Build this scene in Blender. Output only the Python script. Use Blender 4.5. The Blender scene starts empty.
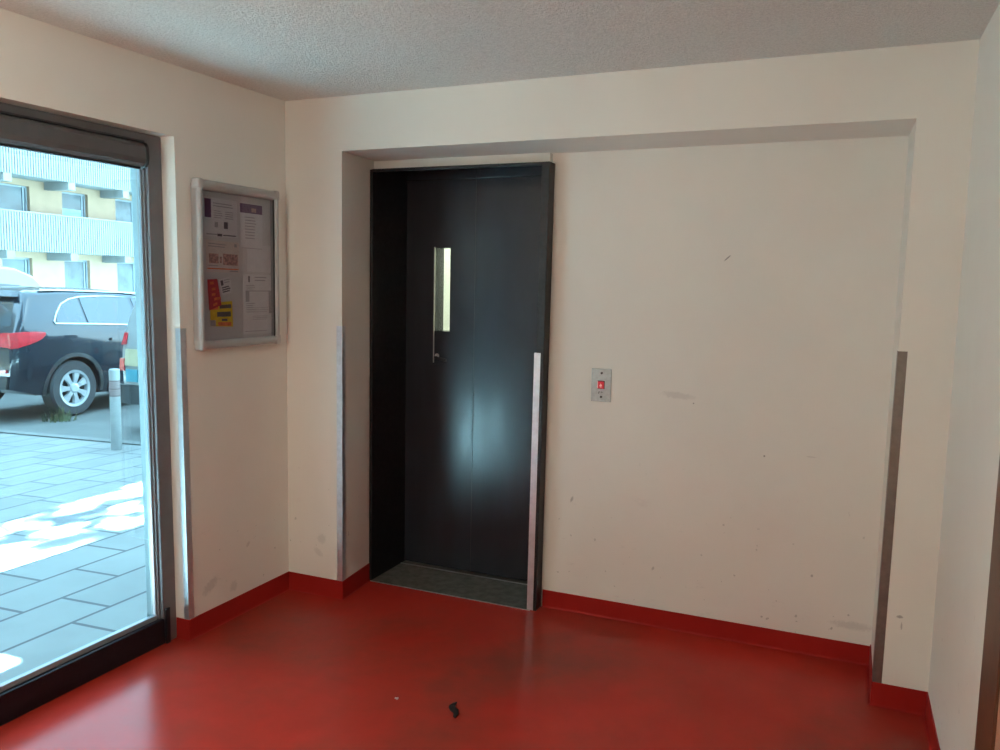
import bpy, bmesh, math, random
from mathutils import Vector, Matrix

random.seed(7)
S = bpy.context.scene
COL = S.collection

# ------------------------------------------------------------------ camera
F_PX = 831.7
R_ = Vector((0.91746, 0.39933, 0.01938)); U_ = Vector((-0.06103, 0.09176, 0.99391)); F_ = Vector((-0.39466, 0.91237, -0.10898))
cam = bpy.data.cameras.new('camera'); cam.sensor_width = 36.0; cam.lens = F_PX * 36.0 / 1000.0
cam.clip_start = 0.02; cam.clip_end = 300
camo = bpy.data.objects.new('camera', cam); COL.objects.link(camo)
F_.normalize(); R_ = (R_ - F_ * R_.dot(F_)).normalized(); U_ = R_.cross(F_)
camo.matrix_world = Matrix(((R_.x, U_.x, -F_.x, 2.5776), (R_.y, U_.y, -F_.y, -3.3189), (R_.z, U_.z, -F_.z, 1.5578), (0, 0, 0, 1)))
S.camera = camo
S.view_settings.view_transform = 'Standard'; S.view_settings.look = 'None'
S.view_settings.gamma = 1.0; S.view_settings.use_curve_mapping = False
S.view_settings.exposure = 0.66
S.cycles.use_denoising = True
S.cycles.max_bounces = 12; S.cycles.diffuse_bounces = 6; S.cycles.glossy_bounces = 5; S.cycles.transparent_max_bounces = 16
S.cycles.sample_clamp_indirect = 6.0
S.cycles.caustics_reflective = False; S.cycles.caustics_refractive = False

# ------------------------------------------------------------------ sky, sun, lamps
world = bpy.data.worlds.new('sky'); S.world = world; world.use_nodes = True
wn = world.node_tree.nodes; wl = world.node_tree.links; wn.clear()
wo = wn.new('ShaderNodeOutputWorld'); bg = wn.new('ShaderNodeBackground')
tc = wn.new('ShaderNodeTexCoord'); sep = wn.new('ShaderNodeSeparateXYZ'); rp = wn.new('ShaderNodeValToRGB')
wl.new(tc.outputs['Generated'], sep.inputs[0]); wl.new(sep.outputs['Z'], rp.inputs[0]); wl.new(rp.outputs[0], bg.inputs[0]); wl.new(bg.outputs[0], wo.inputs[0])
rp.color_ramp.elements[0].position = 0.0; rp.color_ramp.elements[0].color = (0.88, 0.98, 1.06, 1)
rp.color_ramp.elements[1].position = 0.7; rp.color_ramp.elements[1].color = (0.58, 0.82, 1.06, 1)
bg.inputs[1].default_value = 6.5

def light(name, kind, loc, energy, color, direction=None, **kw):
    l = bpy.data.lights.new(name, kind); l.energy = energy; l.color = color
    for k, v in kw.items(): setattr(l, k, v)
    o = bpy.data.objects.new(name, l); COL.objects.link(o); o.location = loc
    if direction: o.rotation_euler = Vector(direction).to_track_quat('-Z', 'Y').to_euler()
    return o
light('sun', 'SUN', (5, -10, 20), 690.0, (0.74, 1.0, 1.16), (-0.07, 0.65, -0.75), angle=math.radians(1.0))
# daylight coming through the street glazing (marks the opening for the renderer, adds no light of its own)
po = light('window_portal', 'AREA', (-0.165, -1.25, 1.06), 1.0, (1, 1, 1), (1, 0, 0), shape='RECTANGLE', size=1.0, size_y=2.1)
po.data.cycles.is_portal = True

# ------------------------------------------------------------------ materials
def _mat(name):
    m = bpy.data.materials.new(name); m.use_nodes = True
    nt = m.node_tree
    b = next(n for n in nt.nodes if n.type == 'BSDF_PRINCIPLED')
    return m, nt, b
def coords(nt, scale=None):
    t = nt.nodes.new('ShaderNodeTexCoord')
    if scale is None: return t.outputs['Object']
    mp = nt.nodes.new('ShaderNodeMapping'); mp.inputs['Scale'].default_value = scale
    nt.links.new(t.outputs['Object'], mp.inputs[0]); return mp.outputs[0]
def noise(nt, vec, scale, detail=3, rough=.55):
    n = nt.nodes.new('ShaderNodeTexNoise'); n.inputs['Scale'].default_value = scale
    n.inputs['Detail'].default_value = detail; n.inputs['Roughness'].default_value = rough
    nt.links.new(vec, n.inputs['Vector']); return n.outputs['Fac']
def ramp(nt, fac, stops):
    r = nt.nodes.new('ShaderNodeValToRGB'); e = r.color_ramp.elements; r.color_ramp.interpolation = 'EASE' if len(stops) == 2 else 'LINEAR'
    while len(e) < len(stops): e.new(0.5)
    for k, (p, c) in enumerate(stops):
        e[k].position = p; e[k].color = tuple(c) + (1,) if not isinstance(c, (int, float)) else (c, c, c, 1)
    nt.links.new(fac, r.inputs[0]); return r.outputs[0]
def mix(nt, a, b, fac, mode='MIX'):
    m = nt.nodes.new('ShaderNodeMix'); m.data_type = 'RGBA'; m.blend_type = mode
    for sock, v in ((m.inputs[0], fac), (m.inputs[6], a), (m.inputs[7], b)):
        if hasattr(v, 'is_linked'): nt.links.new(v, sock)
        elif isinstance(v, (int, float)): sock.default_value = v
        else: sock.default_value = tuple(v) + (1,)
    return m.outputs[2]
def bump(nt, b, h, strength, dist):
    n = nt.nodes.new('ShaderNodeBump'); n.inputs['Strength'].default_value = strength; n.inputs['Distance'].default_value = dist
    nt.links.new(h, n.inputs['Height']); nt.links.new(n.outputs[0], b.inputs['Normal'])
def simple(name, col, rough=.5, metal=0.0, var=.06, nscale=9.0, bmp=0.0, bscale=120.0, spec=.5, coat=0.0, emit=None, es=0.0):
    m, nt, b = _mat(name)
    v = coords(nt)
    lo = [max(0, c * (1 - var)) for c in col]; hi = [min(1, c * (1 + var)) for c in col]
    nt.links.new(ramp(nt, noise(nt, v, nscale), [(.3, lo), (.7, hi)]), b.inputs['Base Color'])
    b.inputs['Roughness'].default_value = rough; b.inputs['Metallic'].default_value = metal
    b.inputs['Specular IOR Level'].default_value = spec; b.inputs['Coat Weight'].default_value = coat
    if bmp: bump(nt, b, noise(nt, v, bscale, 4), bmp, .002)
    if emit: b.inputs['Emission Color'].default_value = tuple(emit) + (1,); b.inputs['Emission Strength'].default_value = es
    return m
def glass(name, tint, gloss=.09):
    m = bpy.data.materials.new(name); m.use_nodes = True; nt = m.node_tree; nt.nodes.clear()
    o = nt.nodes.new('ShaderNodeOutputMaterial'); t = nt.nodes.new('ShaderNodeBsdfTransparent'); g = nt.nodes.new('ShaderNodeBsdfGlossy')
    lw = nt.nodes.new('ShaderNodeLayerWeight'); lw.inputs['Blend'].default_value = .5   # facing is the same from both sides
    pw = nt.nodes.new('ShaderNodeMath'); pw.operation = 'POWER'; pw.inputs[1].default_value = 4.5
    fr = nt.nodes.new('ShaderNodeMath'); fr.operation = 'MULTIPLY_ADD'; fr.inputs[1].default_value = .8; fr.inputs[2].default_value = gloss * .4
    nt.links.new(lw.outputs['Facing'], pw.inputs[0]); nt.links.new(pw.outputs[0], fr.inputs[0])
    mx = nt.nodes.new('ShaderNodeMixShader'); t.inputs[0].default_value = tuple(tint) + (1,)
    g.inputs['Roughness'].default_value = .02; g.inputs[0].default_value = (.9, .95, 1, 1)
    nt.links.new(fr.outputs[0], mx.inputs[0]); nt.links.new(t.outputs[0], mx.inputs[1]); nt.links.new(g.outputs[0], mx.inputs[2]); nt.links.new(mx.outputs[0], o.inputs[0])
    return m
M = {}
def wall_paint(name, col, stipple=0.0, marks=()):
    m, nt, b = _mat(name); v = coords(nt)
    base = ramp(nt, noise(nt, v, 1.3, 5, .6), [(.3, [c * .95 for c in col]), (.7, col)])
    if not stipple:
        # small knocks and dirty rubs
        sp = ramp(nt, noise(nt, v, 34.0, 2, .5), [(.72, 0.0), (.75, .8)])
        sm = ramp(nt, noise(nt, coords(nt, (2.0, 2.0, 6.0)), 3.1, 6, .75), [(.60, 0.0), (.78, 1.0)])
        zz = nt.nodes.new('ShaderNodeSeparateXYZ'); nt.links.new(v, zz.inputs[0])
        low = ramp(nt, zz.outputs['Z'], [(.08, 1.0), (.95, .0)])
        base = mix(nt, base, [c * .55 for c in col], mix(nt, (0, 0, 0), sp, low, 'MIX'))
        base = mix(nt, base, [c * .78 for c in col], mix(nt, (0, 0, 0), sm, low, 'MIX'))
        for (c_, half, ang, dark) in marks:
            # a knock or rub at a place on the wall; half sizes along/across, ang turned in the wall plane
            mp = nt.nodes.new('ShaderNodeMapping'); mp.vector_type = 'TEXTURE'
            ax = 1 if c_[0] is not None else 0
            mp.inputs['Location'].default_value = (c_[0] or 0, c_[1] or 0, c_[2])
            mp.inputs['Rotation'].default_value = (0, ang, 0) if ax else (ang, 0, 0)
            mp.inputs['Scale'].default_value = (half[0], 10, half[1]) if ax else (10, half[0], half[1])
            nt.links.new(v, mp.inputs[0])
            ds = nt.nodes.new('ShaderNodeVectorMath'); ds.operation = 'LENGTH'
            nt.links.new(mp.outputs[0], ds.inputs[0])
            nz = nt.nodes.new('ShaderNodeMath'); nz.operation = 'MULTIPLY_ADD'; nz.inputs[1].default_value = .7; nt.links.new(noise(nt, v, 70, 3), nz.inputs[0]); nt.links.new(ds.outputs['Value'], nz.inputs[2])
            base = mix(nt, base, [q * .38 for q in col], ramp(nt, nz.outputs[0], [(.62, dark), (1.05, 0.0)]))
        bump(nt, b, noise(nt, v, 60, 4), .10, .003)
    else:
        h = noise(nt, v, 95, 5, .7)
        base = mix(nt, base, ramp(nt, h, [(.3, [c * .80 for c in col]), (.62, col)]), .75)
        bump(nt, b, h, stipple, .012)
    nt.links.new(base, b.inputs['Base Color']); b.inputs['Roughness'].default_value = .62 if not stipple else .9
    b.inputs['Specular IOR Level'].default_value = .35
    return m
WALL = (.80, .78, .725)
M['wall'] = wall_paint('white_wall_paint', WALL)
M['wall_b'] = wall_paint('white_back_wall_paint', WALL, 0.0, [((2.036, None, 1.686), (.035, .006), -.75, .9), ((1.85, None, 1.08), (.14, .03), .06, .22), ((1.92, None, 1.05), (.008, .008), 0, .9),
    ((2.23, None, .845), (.008, .008), 0, .9), ((1.37, None, .55), (.012, .03), .3, .6), ((1.77, None, .275), (.012, .02), .4, .5), ((2.45, None, .35), (.01, .012), 0, .6), ((1.49, None, .37), (.01, .014), 0, .4),
    ((2.42, None, .86), (.04, .006), 0, .25), ((2.075, None, .52), (.01, .01), 0, .4), ((2.62, None, .16), (.16, .035), 0, .28), ((2.775, None, .36), (.02, .012), 0, .75), ((2.782, None, .325), (.006, .03), 0, .6), ((.20, None, .29), (.05, .05), .6, .22), ((.18, None, .22), (.06, .03), .6, .2)])
M['wall_l'] = wall_paint('white_left_wall_paint', WALL, 0.0, [((None, -.55, .20), (.10, .05), .5, .35), ((None, -.40, .15), (.05, .05), 0, .25), ((None, -.30, .32), (.03, .02), .7, .3)])
M['ceiling'] = wall_paint('stippled_ceiling_paint', (.89, .875, .84), 1.0)
def red_floor(name, col, smudge=True):
    m, nt, b = _mat(name); v = coords(nt)
    base = ramp(nt, noise(nt, v, 2.2, 8, .62), [(.25, [c * .82 for c in col]), (.78, [c * 1.06 for c in col])])
    if smudge:
        d = ramp(nt, noise(nt, v, 1.05, 8, .62), [(.36, 0.0), (.76, .85)])
        base = mix(nt, base, (.16, .036, .022), d)
        r = ramp(nt, noise(nt, v, 3.0, 5, .6), [(.2, .205), (.8, .262)])
        nt.links.new(r, b.inputs['Roughness'])
    else: b.inputs['Roughness'].default_value = .42
    nt.links.new(base, b.inputs['Base Color']); b.inputs['Specular IOR Level'].default_value = .10
    return m
M['floor'] = red_floor('red_floor_coating', (.43, .026, .016))
M['base'] = red_floor('red_skirting', (.33, .016, .012), False)
def lift_steel():
    m, nt, b = _mat('dark_lift_paint'); v = coords(nt)
    c = ramp(nt, noise(nt, coords(nt, (4, 4, 1.0)), 2.0, 3, .5), [(.3, (.021, .022, .028)), (.8, (.026, .028, .036))])
    nt.links.new(c, b.inputs['Base Color'])
    r = ramp(nt, noise(nt, coords(nt, (5, 5, 1.6)), 2.6, 7, .66), [(.30, .20), (.72, .265)])
    nt.links.new(r, b.inputs['Roughness']); b.inputs['Specular IOR Level'].default_value = .42
    bump(nt, b, noise(nt, v, 6, 2), .03, .006)
    return m
M['lift'] = lift_steel()
M['liftframe'] = simple('worn_black_frame_paint', (.012, .011, .012), .45, var=.35, nscale=40, bmp=.08, bscale=50, spec=.3)
M['sill'] = simple('worn_grey_sill_metal', (.125, .122, .110), .5, .0, .3, 22, .2, 160)
M['bright'] = simple('bright_sill_metal', (.62, .62, .60), .32, .9, .1)
M['alu'] = simple('brushed_aluminium', (.72, .76, .82), .34, .8, .08, 30)
M['wguard'] = simple('polished_guard_metal', (.74, .78, .82), .34, .75, .05, 30)
M['dullalu'] = simple('dull_aluminium', (.24, .21, .19), .42, .8, .08, 30)
M['winframe'] = simple('anthracite_window_aluminium', (.135, .125, .13), .42, .0, .08, 12)
M['winrail'] = simple('black_window_rail', (.008, .008, .012), .4, .0, .1, 12, spec=.3)
M['gasket'] = simple('grey_glazing_bead', (.22, .25, .28), .35, .0, .05)
M['cassette'] = simple('dark_grey_cassette', (.085, .08, .082), .38, 0, .08, 14)
M['pane'] = glass('window_glass', (.80, .97, 1.0))
M['boardglass'] = glass('notice_board_glass', (.86, .86, .88))
M['silver'] = simple('silver_board_profile', (.42, .42, .42), .42, .35, .02, 20)
M['capgrey'] = simple('grey_plastic_cap', (.44, .44, .43), .45, 0, .05)
M['whiteboard'] = simple('white_board_panel', (.66, .64, .62), .4, 0, .03)
M['paper'] = simple('white_paper', (.76, .74, .73), .7, 0, .03, 30)
M['cream'] = simple('cream_paper', (.74, .64, .56), .7, 0, .04, 30)
M['ink'] = simple('grey_ink', (.42, .40, .40), .7)
M['darkink'] = simple('dark_ink', (.14, .12, .13), .7)
M['purple'] = simple('purple_print', (.15, .06, .14), .6)
M['redpaper'] = simple('red_paper', (.52, .035, .045), .6, 0, .08, 40)
M['orange'] = simple('orange_print', (.80, .18, .05), .6, 0, .2, 60)
M['yellow'] = simple('yellow_paper', (.78, .55, .03), .6, 0, .08, 40)
M['pinkprint'] = simple('pink_photo_print', (.50, .30, .26), .6, 0, .4, 90)
M['plate'] = simple('brushed_plate_steel', (.38, .42, .43), .36, .6, .1, 60)
M['btnred'] = simple('lit_red_button', (.45, .006, .018), .3, 0, .05, emit=(1, .02, .03), es=.10)
M['btnwhite'] = simple('white_button_symbol', (.85, .6, .55), .4, emit=(1, .5, .45), es=.1)
M['btnring'] = simple('black_button_surround', (.06, .02, .022), .4)
M['black'] = simple('black_plastic', (.012, .012, .013), .4)
M['wood'] = simple('brown_wood_casing', (.095, .036, .016), .42, 0, .25, 8, .1)
M['doorpink'] = simple('pale_wood_door', (.46, .26, .17), .45, 0, .1, 5)
M['cab'] = simple('lift_cab_panel', (.74, .76, .68), .45, 0, .03)
M['cablamp'] = simple('lift_cab_lamp', (.9, .95, .85), .4, emit=(.92, 1.0, .86), es=7.0)
# street
M['concrete'] = simple('pale_concrete', (.30, .31, .31), .8, 0, .12, 4, .2)
M['balcony'] = simple('white_balcony_metal', (.155, .165, .163), .6, 0, .04, 5)
M['slab'] = simple('grey_concrete_beam', (.18, .19, .19), .8, 0, .08, 4)
M['facade'] = simple('cream_facade', (.30, .205, .135), .8, 0, .06, 3)
M['shade'] = simple('dark_window_interior', (.06, .085, .10), .25, 0, .4, 1.2)
M['bwframe'] = simple('grey_facade_window_frame', (.20, .24, .27), .5)
M['curtain'] = simple('pale_teal_curtain', (.22, .36, .36), .7, 0, .2, 3)
M['suv'] = simple('black_blue_car_paint', (.010, .016, .024), .14, 0, .1, 3, coat=.2)
M['white'] = simple('white_car_paint', (.20, .207, .204), .25, 0, .03, 3, coat=.5)
M['carglass'] = simple('dark_car_glass', (.016, .030, .042), .06, 0, .1, 2, spec=.8)
M['chrome'] = simple('bright_trim', (.34, .40, .43), .25, .9, .05)
M['tail'] = simple('red_tail_lens', (.42, .012, .02), .18, 0, .25, 30, coat=.6)
M['tyre'] = simple('tyre_rubber', (.035, .037, .04), .75, 0, .2, 20)
M['rim'] = simple('alloy_rim', (.48, .50, .51), .32, .5, .06)
M['trimblack'] = simple('black_car_trim', (.02, .022, .025), .5, 0, .15)
M['numyellow'] = simple('yellow_plate', (.40, .34, .21), .5)
M['cyan'] = simple('cyan_sticker', (.04, .22, .28), .5)
M['bollard'] = simple('white_bollard_paint', (.26, .27, .265), .6, 0, .08, 12)
M['band'] = simple('faded_pink_band', (.19, .135, .135), .6)
M['bandred'] = simple('dull_red_band', (.10, .05, .05), .6)
M['weed'] = simple('weed_green', (.085, .10, .045), .7, 0, .4, 14)
M['leaf'] = simple('dry_dark_leaf', (.016, .010, .008), .9, 0, .3, 30, spec=.1)
M['crumb'] = simple('pale_crumb', (.6, .45, .38), .7)
M['iron'] = simple('cast_iron_cover', (.075, .08, .08), .6, .0, .2, 30, .3)
M['rendering'] = simple('grey_outer_render', (.14, .165, .18), .8, 0, .06, 3)
M['lampglass'] = simple('opal_lamp_glass', (.9, .86, .8), .4, emit=(1, .97, .86), es=19.0)
M['globeglass'] = simple('opal_globe_glass', (.9, .86, .8), .4, emit=(1, .97, .80), es=48.0)
M['treebark'] = simple('grey_bark', (.10, .08, .06), .9, 0, .3, 9)
def paving():
    m, nt, b = _mat('paving_slabs'); v = coords(nt)
    mp = nt.nodes.new('ShaderNodeMapping'); mp.inputs['Rotation'].default_value = (0, 0, math.pi / 2); mp.inputs['Location'].default_value = (.22, .04, 0)
    nt.links.new(v, mp.inputs[0])
    br = nt.nodes.new('ShaderNodeTexBrick'); nt.links.new(mp.outputs[0], br.inputs['Vector'])
    br.inputs['Scale'].default_value = 1.0; br.inputs['Brick Width'].default_value = .56; br.inputs['Row Height'].default_value = .33
    br.inputs['Mortar Size'].default_value = .012; br.inputs['Mortar Smooth'].default_value = .3; br.offset = .37; br.squash = 1.25; br.squash_frequency = 3
    br.inputs['Color1'].default_value = (.140, .142, .131, 1); br.inputs['Color2'].default_value = (.165, .166, .153, 1); br.inputs['Mortar'].default_value = (.045, .049, .05, 1)
    br.inputs['Bias'].default_value = .1
    st = ramp(nt, noise(nt, v, 1.7, 6, .65), [(.3, (.86, .86, .86)), (.7, (1.05, 1.05, 1.05))])
    nt.links.new(mix(nt, br.outputs['Color'], st, 1.0, 'MULTIPLY'), b.inputs['Base Color'])
    b.inputs['Roughness'].default_value = .8
    bump(nt, b, br.outputs['Fac'], -.4, .01)
    return m
M['paving'] = paving()
M['asphalt'] = simple('grey_parking_asphalt', (.085, .088, .08), .9, 0, .12, 2.5, .4, 90)
M['far_ground'] = simple('dark_far_ground', (.030, .031, .03), .9, 0, .15, 2.5, .4, 90)
M['kerb'] = simple('pale_kerb_stone', (.115, .118, .108), .8, 0, .1, 6, .2)

# ------------------------------------------------------------------ mesh helpers
class MB:
    def __init__(s): s.bm = bmesh.new()
    def poly(s, pts):
        try: s.bm.faces.new([s.bm.verts.new(p) for p in pts])
        except ValueError: pass
        return s
    def box(s, a, b, mat=None):
        x0, y0, z0 = a; x1, y1, z1 = b
        c = [(x0, y0, z0), (x1, y0, z0), (x1, y1, z0), (x0, y1, z0), (x0, y0, z1), (x1, y0, z1), (x1, y1, z1), (x0, y1, z1)]
        if mat is not None: c = [mat @ Vector(p) for p in c]
        v = [s.bm.verts.new(p) for p in c]
        for f in ((0, 3, 2, 1), (4, 5, 6, 7), (0, 1, 5, 4), (1, 2, 6, 5), (2, 3, 7, 6), (3, 0, 4, 7)): s.bm.faces.new([v[i] for i in f])
        return s
    def prism(s, plan, z0, z1, fn=None):
        # plan polygon (counter-clockwise) raised from z0 to z1; fn maps (x,y,z) to a point
        fn = fn or (lambda x, y, z: (x, y, z))
        a = [s.bm.verts.new(fn(x, y, z0)) for x, y in plan]; b = [s.bm.verts.new(fn(x, y, z1)) for x, y in plan]
        n = len(plan)
        s.bm.faces.new(a[::-1]); s.bm.faces.new(b)
        for i in range(n): s.bm.faces.new((a[i], a[(i + 1) % n], b[(i + 1) % n], b[i]))
        return s
    def lathe(s, prof, seg=32, mat=None, cap=True):
        # prof: (r, h) list turned round the z axis
        mat = mat or Matrix(); rings = []
        for r, h in prof:
            rings.append([s.bm.verts.new(mat @ Vector((r * math.cos(2 * math.pi * k / seg), r * math.sin(2 * math.pi * k / seg), h))) for k in range(seg)])
        for a, b in zip(rings, rings[1:]):
            for k in range(seg): s.bm.faces.new((a[k], a[(k + 1) % seg], b[(k + 1) % seg], b[k]))
        if cap:
            s.bm.faces.new(rings[0][::-1]); s.bm.faces.new(rings[-1])
        return s
    def grid(s, rows):
        vv = [[s.bm.verts.new(p) for p in r] for r in rows]
        for a, b in zip(vv, vv[1:]):
            for k in range(len(a) - 1):
                s.bm.faces.new((a[k], a[k + 1], b[k + 1], b[k]))
        return vv
    def build(s, name, mat, parent=None, bevel=0.0, smooth=False, seg=2):
        s.bm.normal_update()
        if smooth != 'keep': bmesh.ops.recalc_face_normals(s.bm, faces=s.bm.faces)
        me = bpy.data.meshes.new(name); s.bm.to_mesh(me); s.bm.free(); me.materials.append(mat)
        o = bpy.data.objects.new(name, me); COL.objects.link(o)
        if parent is not None:
            o.parent = parent
        if smooth is True or smooth == 'keep':
            for p in me.polygons: p.use_smooth = True
        if bevel:
            m = o.modifiers.new('edge', 'BEVEL'); m.width = bevel; m.segments = seg; m.limit_method = 'ANGLE'; m.angle_limit = math.radians(40)
        return o
def tag(o, label=None, cat=None, group=None, kind=None):
    if label: o['label'] = label
    if cat: o['category'] = cat
    if group: o['group'] = group
    if kind: o['kind'] = kind
    return o
def empty(name, loc=(0, 0, 0), rot=(0, 0, 0), **kw):
    o = bpy.data.objects.new(name, None); COL.objects.link(o); o.location = loc; o.rotation_euler = rot; o.empty_display_size = .1
    return tag(o, **kw)

# ------------------------------------------------------------------ the room shell
YW = -0.692           # near edge of the plaster by the window
ZW = 2.122            # head of the window opening
D = 0.3575            # depth of the recess
BH = 0.093            # skirting height
WR = 2.8856           # right-hand corner
YB = -5.3             # wall behind the viewer
YE = -1.75             # far end of the glazing
def lean(x, y, z): return (x, y - 0.0113 * (z - 1.0), z)

MB().box((-.25, YB - .2, -.12), (3.6, 0.9, 0)).build('floor', M['floor'])
tag(bpy.data.objects['floor'], 'scuffed glossy red coated floor of the lift hall', 'floor', kind='structure')
b = MB()
b.bm.verts  # ceiling falls a touch to the left
v = [(-.19, YB - .2, 2.4), (3.6, YB - .2, 2.4135), (3.6, .9, 2.4135), (-.19, .9, 2.4)]
b.poly(v[::-1]); b.poly([(x, y, 2.75) for x, y, z in v])
for i in range(4):
    a, c = v[i], v[(i + 1) % 4]; b.poly([a, c, (c[0], c[1], 2.75), (a[0], a[1], 2.75)])
tag(b.build('ceiling', M['ceiling']), 'white stippled ceiling over the red-floored hall', 'ceiling', kind='structure')

b = MB()
b.prism([(-.14, YW), (0, YW), (0, .5), (-.14, .5)], -.1, 2.6, lean)
b.prism([(-.14, YE), (0, YE), (0, YW), (-.14, YW)], ZW, 2.6, lambda x, y, z: lean(x, y, z) if y > -2 else (x, y, z))
b.box((-.14, YB - .2, -.1), (0, YE, 2.6))
wl_ = b.build('wall_left', M['wall_l'])
tag(wl_, 'white left wall with the large window opening and the notice board', 'wall', kind='structure')
b = MB()
b.prism([(-.185, -.744), (-.14, -.744), (-.14, .9), (-.185, .9)], -.6, 3.95, lean)
b.box((-.185, YE - .02, ZW - .02), (-.14, -.744, 3.95))
b.box((-.185, YB - 8, -.6), (-.14, YE - .02, 3.95))
b.box((-.185, .9, -.6), (-.14, 9.0, 3.95))
tag(b.build('wall_outside', M['rendering']), 'grey rendered outer face of the left wall seen through the glass edge', 'wall', kind='structure')

b = MB()
b.prism([(-.14, 0), (.3212, 0), (.2925, .285), (.285, .36), (.285, .52), (-.14, .52)], -.1, 2.6)
def plean(x, y, z): return (x - .0112 * (2.16 - z) / 2.07 * (1 if y < .1 else .6), y, z) if x < 2.8 else (x, y, z)
b.prism([(2.7105, 0), (3.5, 0), (3.5, .52), (2.703, .52), (2.703, D)], -.1, 2.6, plean)
# lintel; its lower edge is not quite level
pl = [(.3212, 0), (2.7105, 0), (2.703, .52), (.285, .52)]
lo = [b.bm.verts.new(plean(x, y, 2.1545 + .0025 * x) if x > 2 else (x, y, 2.1545 + .0025 * x)) for x, y in pl]; hi = [b.bm.verts.new(plean(x, y, 2.6) if x > 2 else (x, y, 2.6)) for x, y in pl]
b.bm.faces.new(lo[::-1]); b.bm.faces.new(hi)
for i in range(4): b.bm.faces.new((lo[i], lo[(i + 1) % 4], hi[(i + 1) % 4], hi[i]))
b.box((1.228, D, -.1), (2.703, .52, 2.2))
b.box((.285, .33, 2.108), (1.226, .36, 2.2)).box((.285, .36, 2.2), (1.226, .52, 2.25))
tag(b.build('wall_back', M['wall_b']), 'white back wall with a shallow recess holding the lift door', 'wall', kind='structure')

def wx(y): return WR - .0217 * y
b = MB().prism([(wx(0), 0.0), (wx(YB), YB), (3.5, YB), (3.5, 0.0)][::-1], -.1, 2.6)
tag(b.build('wall_right', M['wall']), 'white right wall running toward the brown door casing', 'wall', kind='structure')
tag(MB().box((-.14, YB - .15, -.1), (3.6, YB, 2.6)).build('wall_front', M['wall']), 'white wall closing the hall behind the viewer', 'wall', kind='structure')

def skirting(name, path, label, BH=BH):
    # path in plan, room on the right-hand side; swept with mitred corners and a small cove at the floor
    n = len(path); prof = [(-.004, BH), (.004, BH), (.004, .010), (.006, .004), (.011, 0.0012), (-.004, 0)]
    dirs = [(Vector(path[i + 1]) - Vector(path[i])).normalized() for i in range(n - 1)]
    offs = []
    for i in range(n):
        ds = [dirs[j] for j in (i - 1, i) if 0 <= j < n - 1]
        ns = [Vector((d.y, -d.x)) for d in ds]
        m = sum(ns, Vector((0, 0))).normalized(); m = m / max(.3, m.dot(ns[0]))
        offs.append(m)
    mb = MB(); rows = [[(path[i][0] + offs[i].x * o, path[i][1] + offs[i].y * o, z) for o, z in prof + prof[:1]] for i in range(n)]
    vv = mb.grid(rows)
    mb.bm.faces.new(vv[0][:-1]); mb.bm.faces.new(vv[-1][:-1][::-1])
    bmesh.ops.remove_doubles(mb.bm, verts=mb.bm.verts, dist=1e-5)
    o = mb.build(name, M['base']); tag(o, label, 'skirting', kind='structure')
skirting('baseboard_left', [(-.068, YW + .0105), (0, YW + .0105), (0, 0)], 'red skirting along the left wall below the notice board')
skirting('baseboard_back', [(0, 0), (.3212, 0), (.2925, .285)], 'short red skirting wrapping the pier left of the lift door')
skirting('baseboard_recess', [(1.236, D), (2.6965, D)], 'red skirting along the recessed wall right of the lift', .086)
skirting('baseboard_pier', [(2.6965, D), (2.6995, 0), (WR, 0)], 'red skirting on the narrow pier right of the recess')
skirting('baseboard_right', [(WR, 0), (wx(-1.06), -1.06)], 'red skirting along the right wall')

# ------------------------------------------------------------------ glazed street front
w = empty('window_1', (0, 0, 0), label='tall anthracite framed window looking onto the street', cat='window', kind='structure')
b = MB()
b.prism([(-.14, YW - .073), (-.07, YW - .073), (-.07, YW), (-.14, YW)], 0, ZW, lean)
b.box((-.14, YE, 2.062), (-.07, YW - .08, ZW)); b.box((-.14, YE, 0), (-.07, YE + .07, 2.062))
b.build('outer_frame', M['winframe'], w, .004)
b = MB()
b.prism([(-.125, YW - .081), (-.085, YW - .081), (-.085, YW - .073), (-.125, YW - .073)], .1, 2.062, lean)
b.box((-.125, YE + .07, 2.02), (-.085, YW - .09, 2.062))
b.build('sash', M['winframe'], w, .003)
b = MB()
b.prism([(-.112, YW - .089), (-.096, YW - .089), (-.096, YW - .081), (-.112, YW - .081)], .13, 2.02, lean)
b.box((-.112, YE + .07, .111), (-.088, YW - .081, .132))
b.build('glazing_bead', M['gasket'], w, .002)
MB().box((-.14, YE + .07, 0.0), (-.07, YW - .04, .111)).build('bottom_rail', M['winrail'], w, .004)
MB().box((-.069, YW - .056, .0), (-.060, YW - .034, .155)).build('rail_end_bracket', M['winrail'], w, .002)
MB().box((-.107, YE + .07, .12), (-.101, YW - .09, 2.04)).build('glass_pane', M['pane'], w)

c = empty('roller_cassette', (-.07, -.822, 1.985), label='dark grey rounded cassette bar across the top of the street window', cat='window blind')
prof = [(.000, .094), (.030, .094), (.044, .088), (.052, .074), (.054, .03), (.050, .012), (.040, .002), (.026, -.004), (.0, -.004)]
def cass(y0, y1, k=1.0):
    b = MB(); n = len(prof)
    ra = [(x * k, y0, .045 + (z - .045) * k) for x, z in prof]; rb = [(x * k, y1, .045 + (z - .045) * k) for x, z in prof]
    vv = b.grid([ra + ra[:1], rb + rb[:1]]); b.bm.faces.new(vv[0][:-1]); b.bm.faces.new(vv[1][:-1][::-1])
    bmesh.ops.remove_doubles(b.bm, verts=b.bm.verts, dist=1e-6); return b
cass(-.90, -.012).build('housing', M['cassette'], c, .003)
cass(-.012, .004, 1.06).build('end_cap', M['black'], c, .006)
MB().box((.0, -.90, .093), (.046, -.012, .100)).build('top_gap', M['black'], c)
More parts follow.
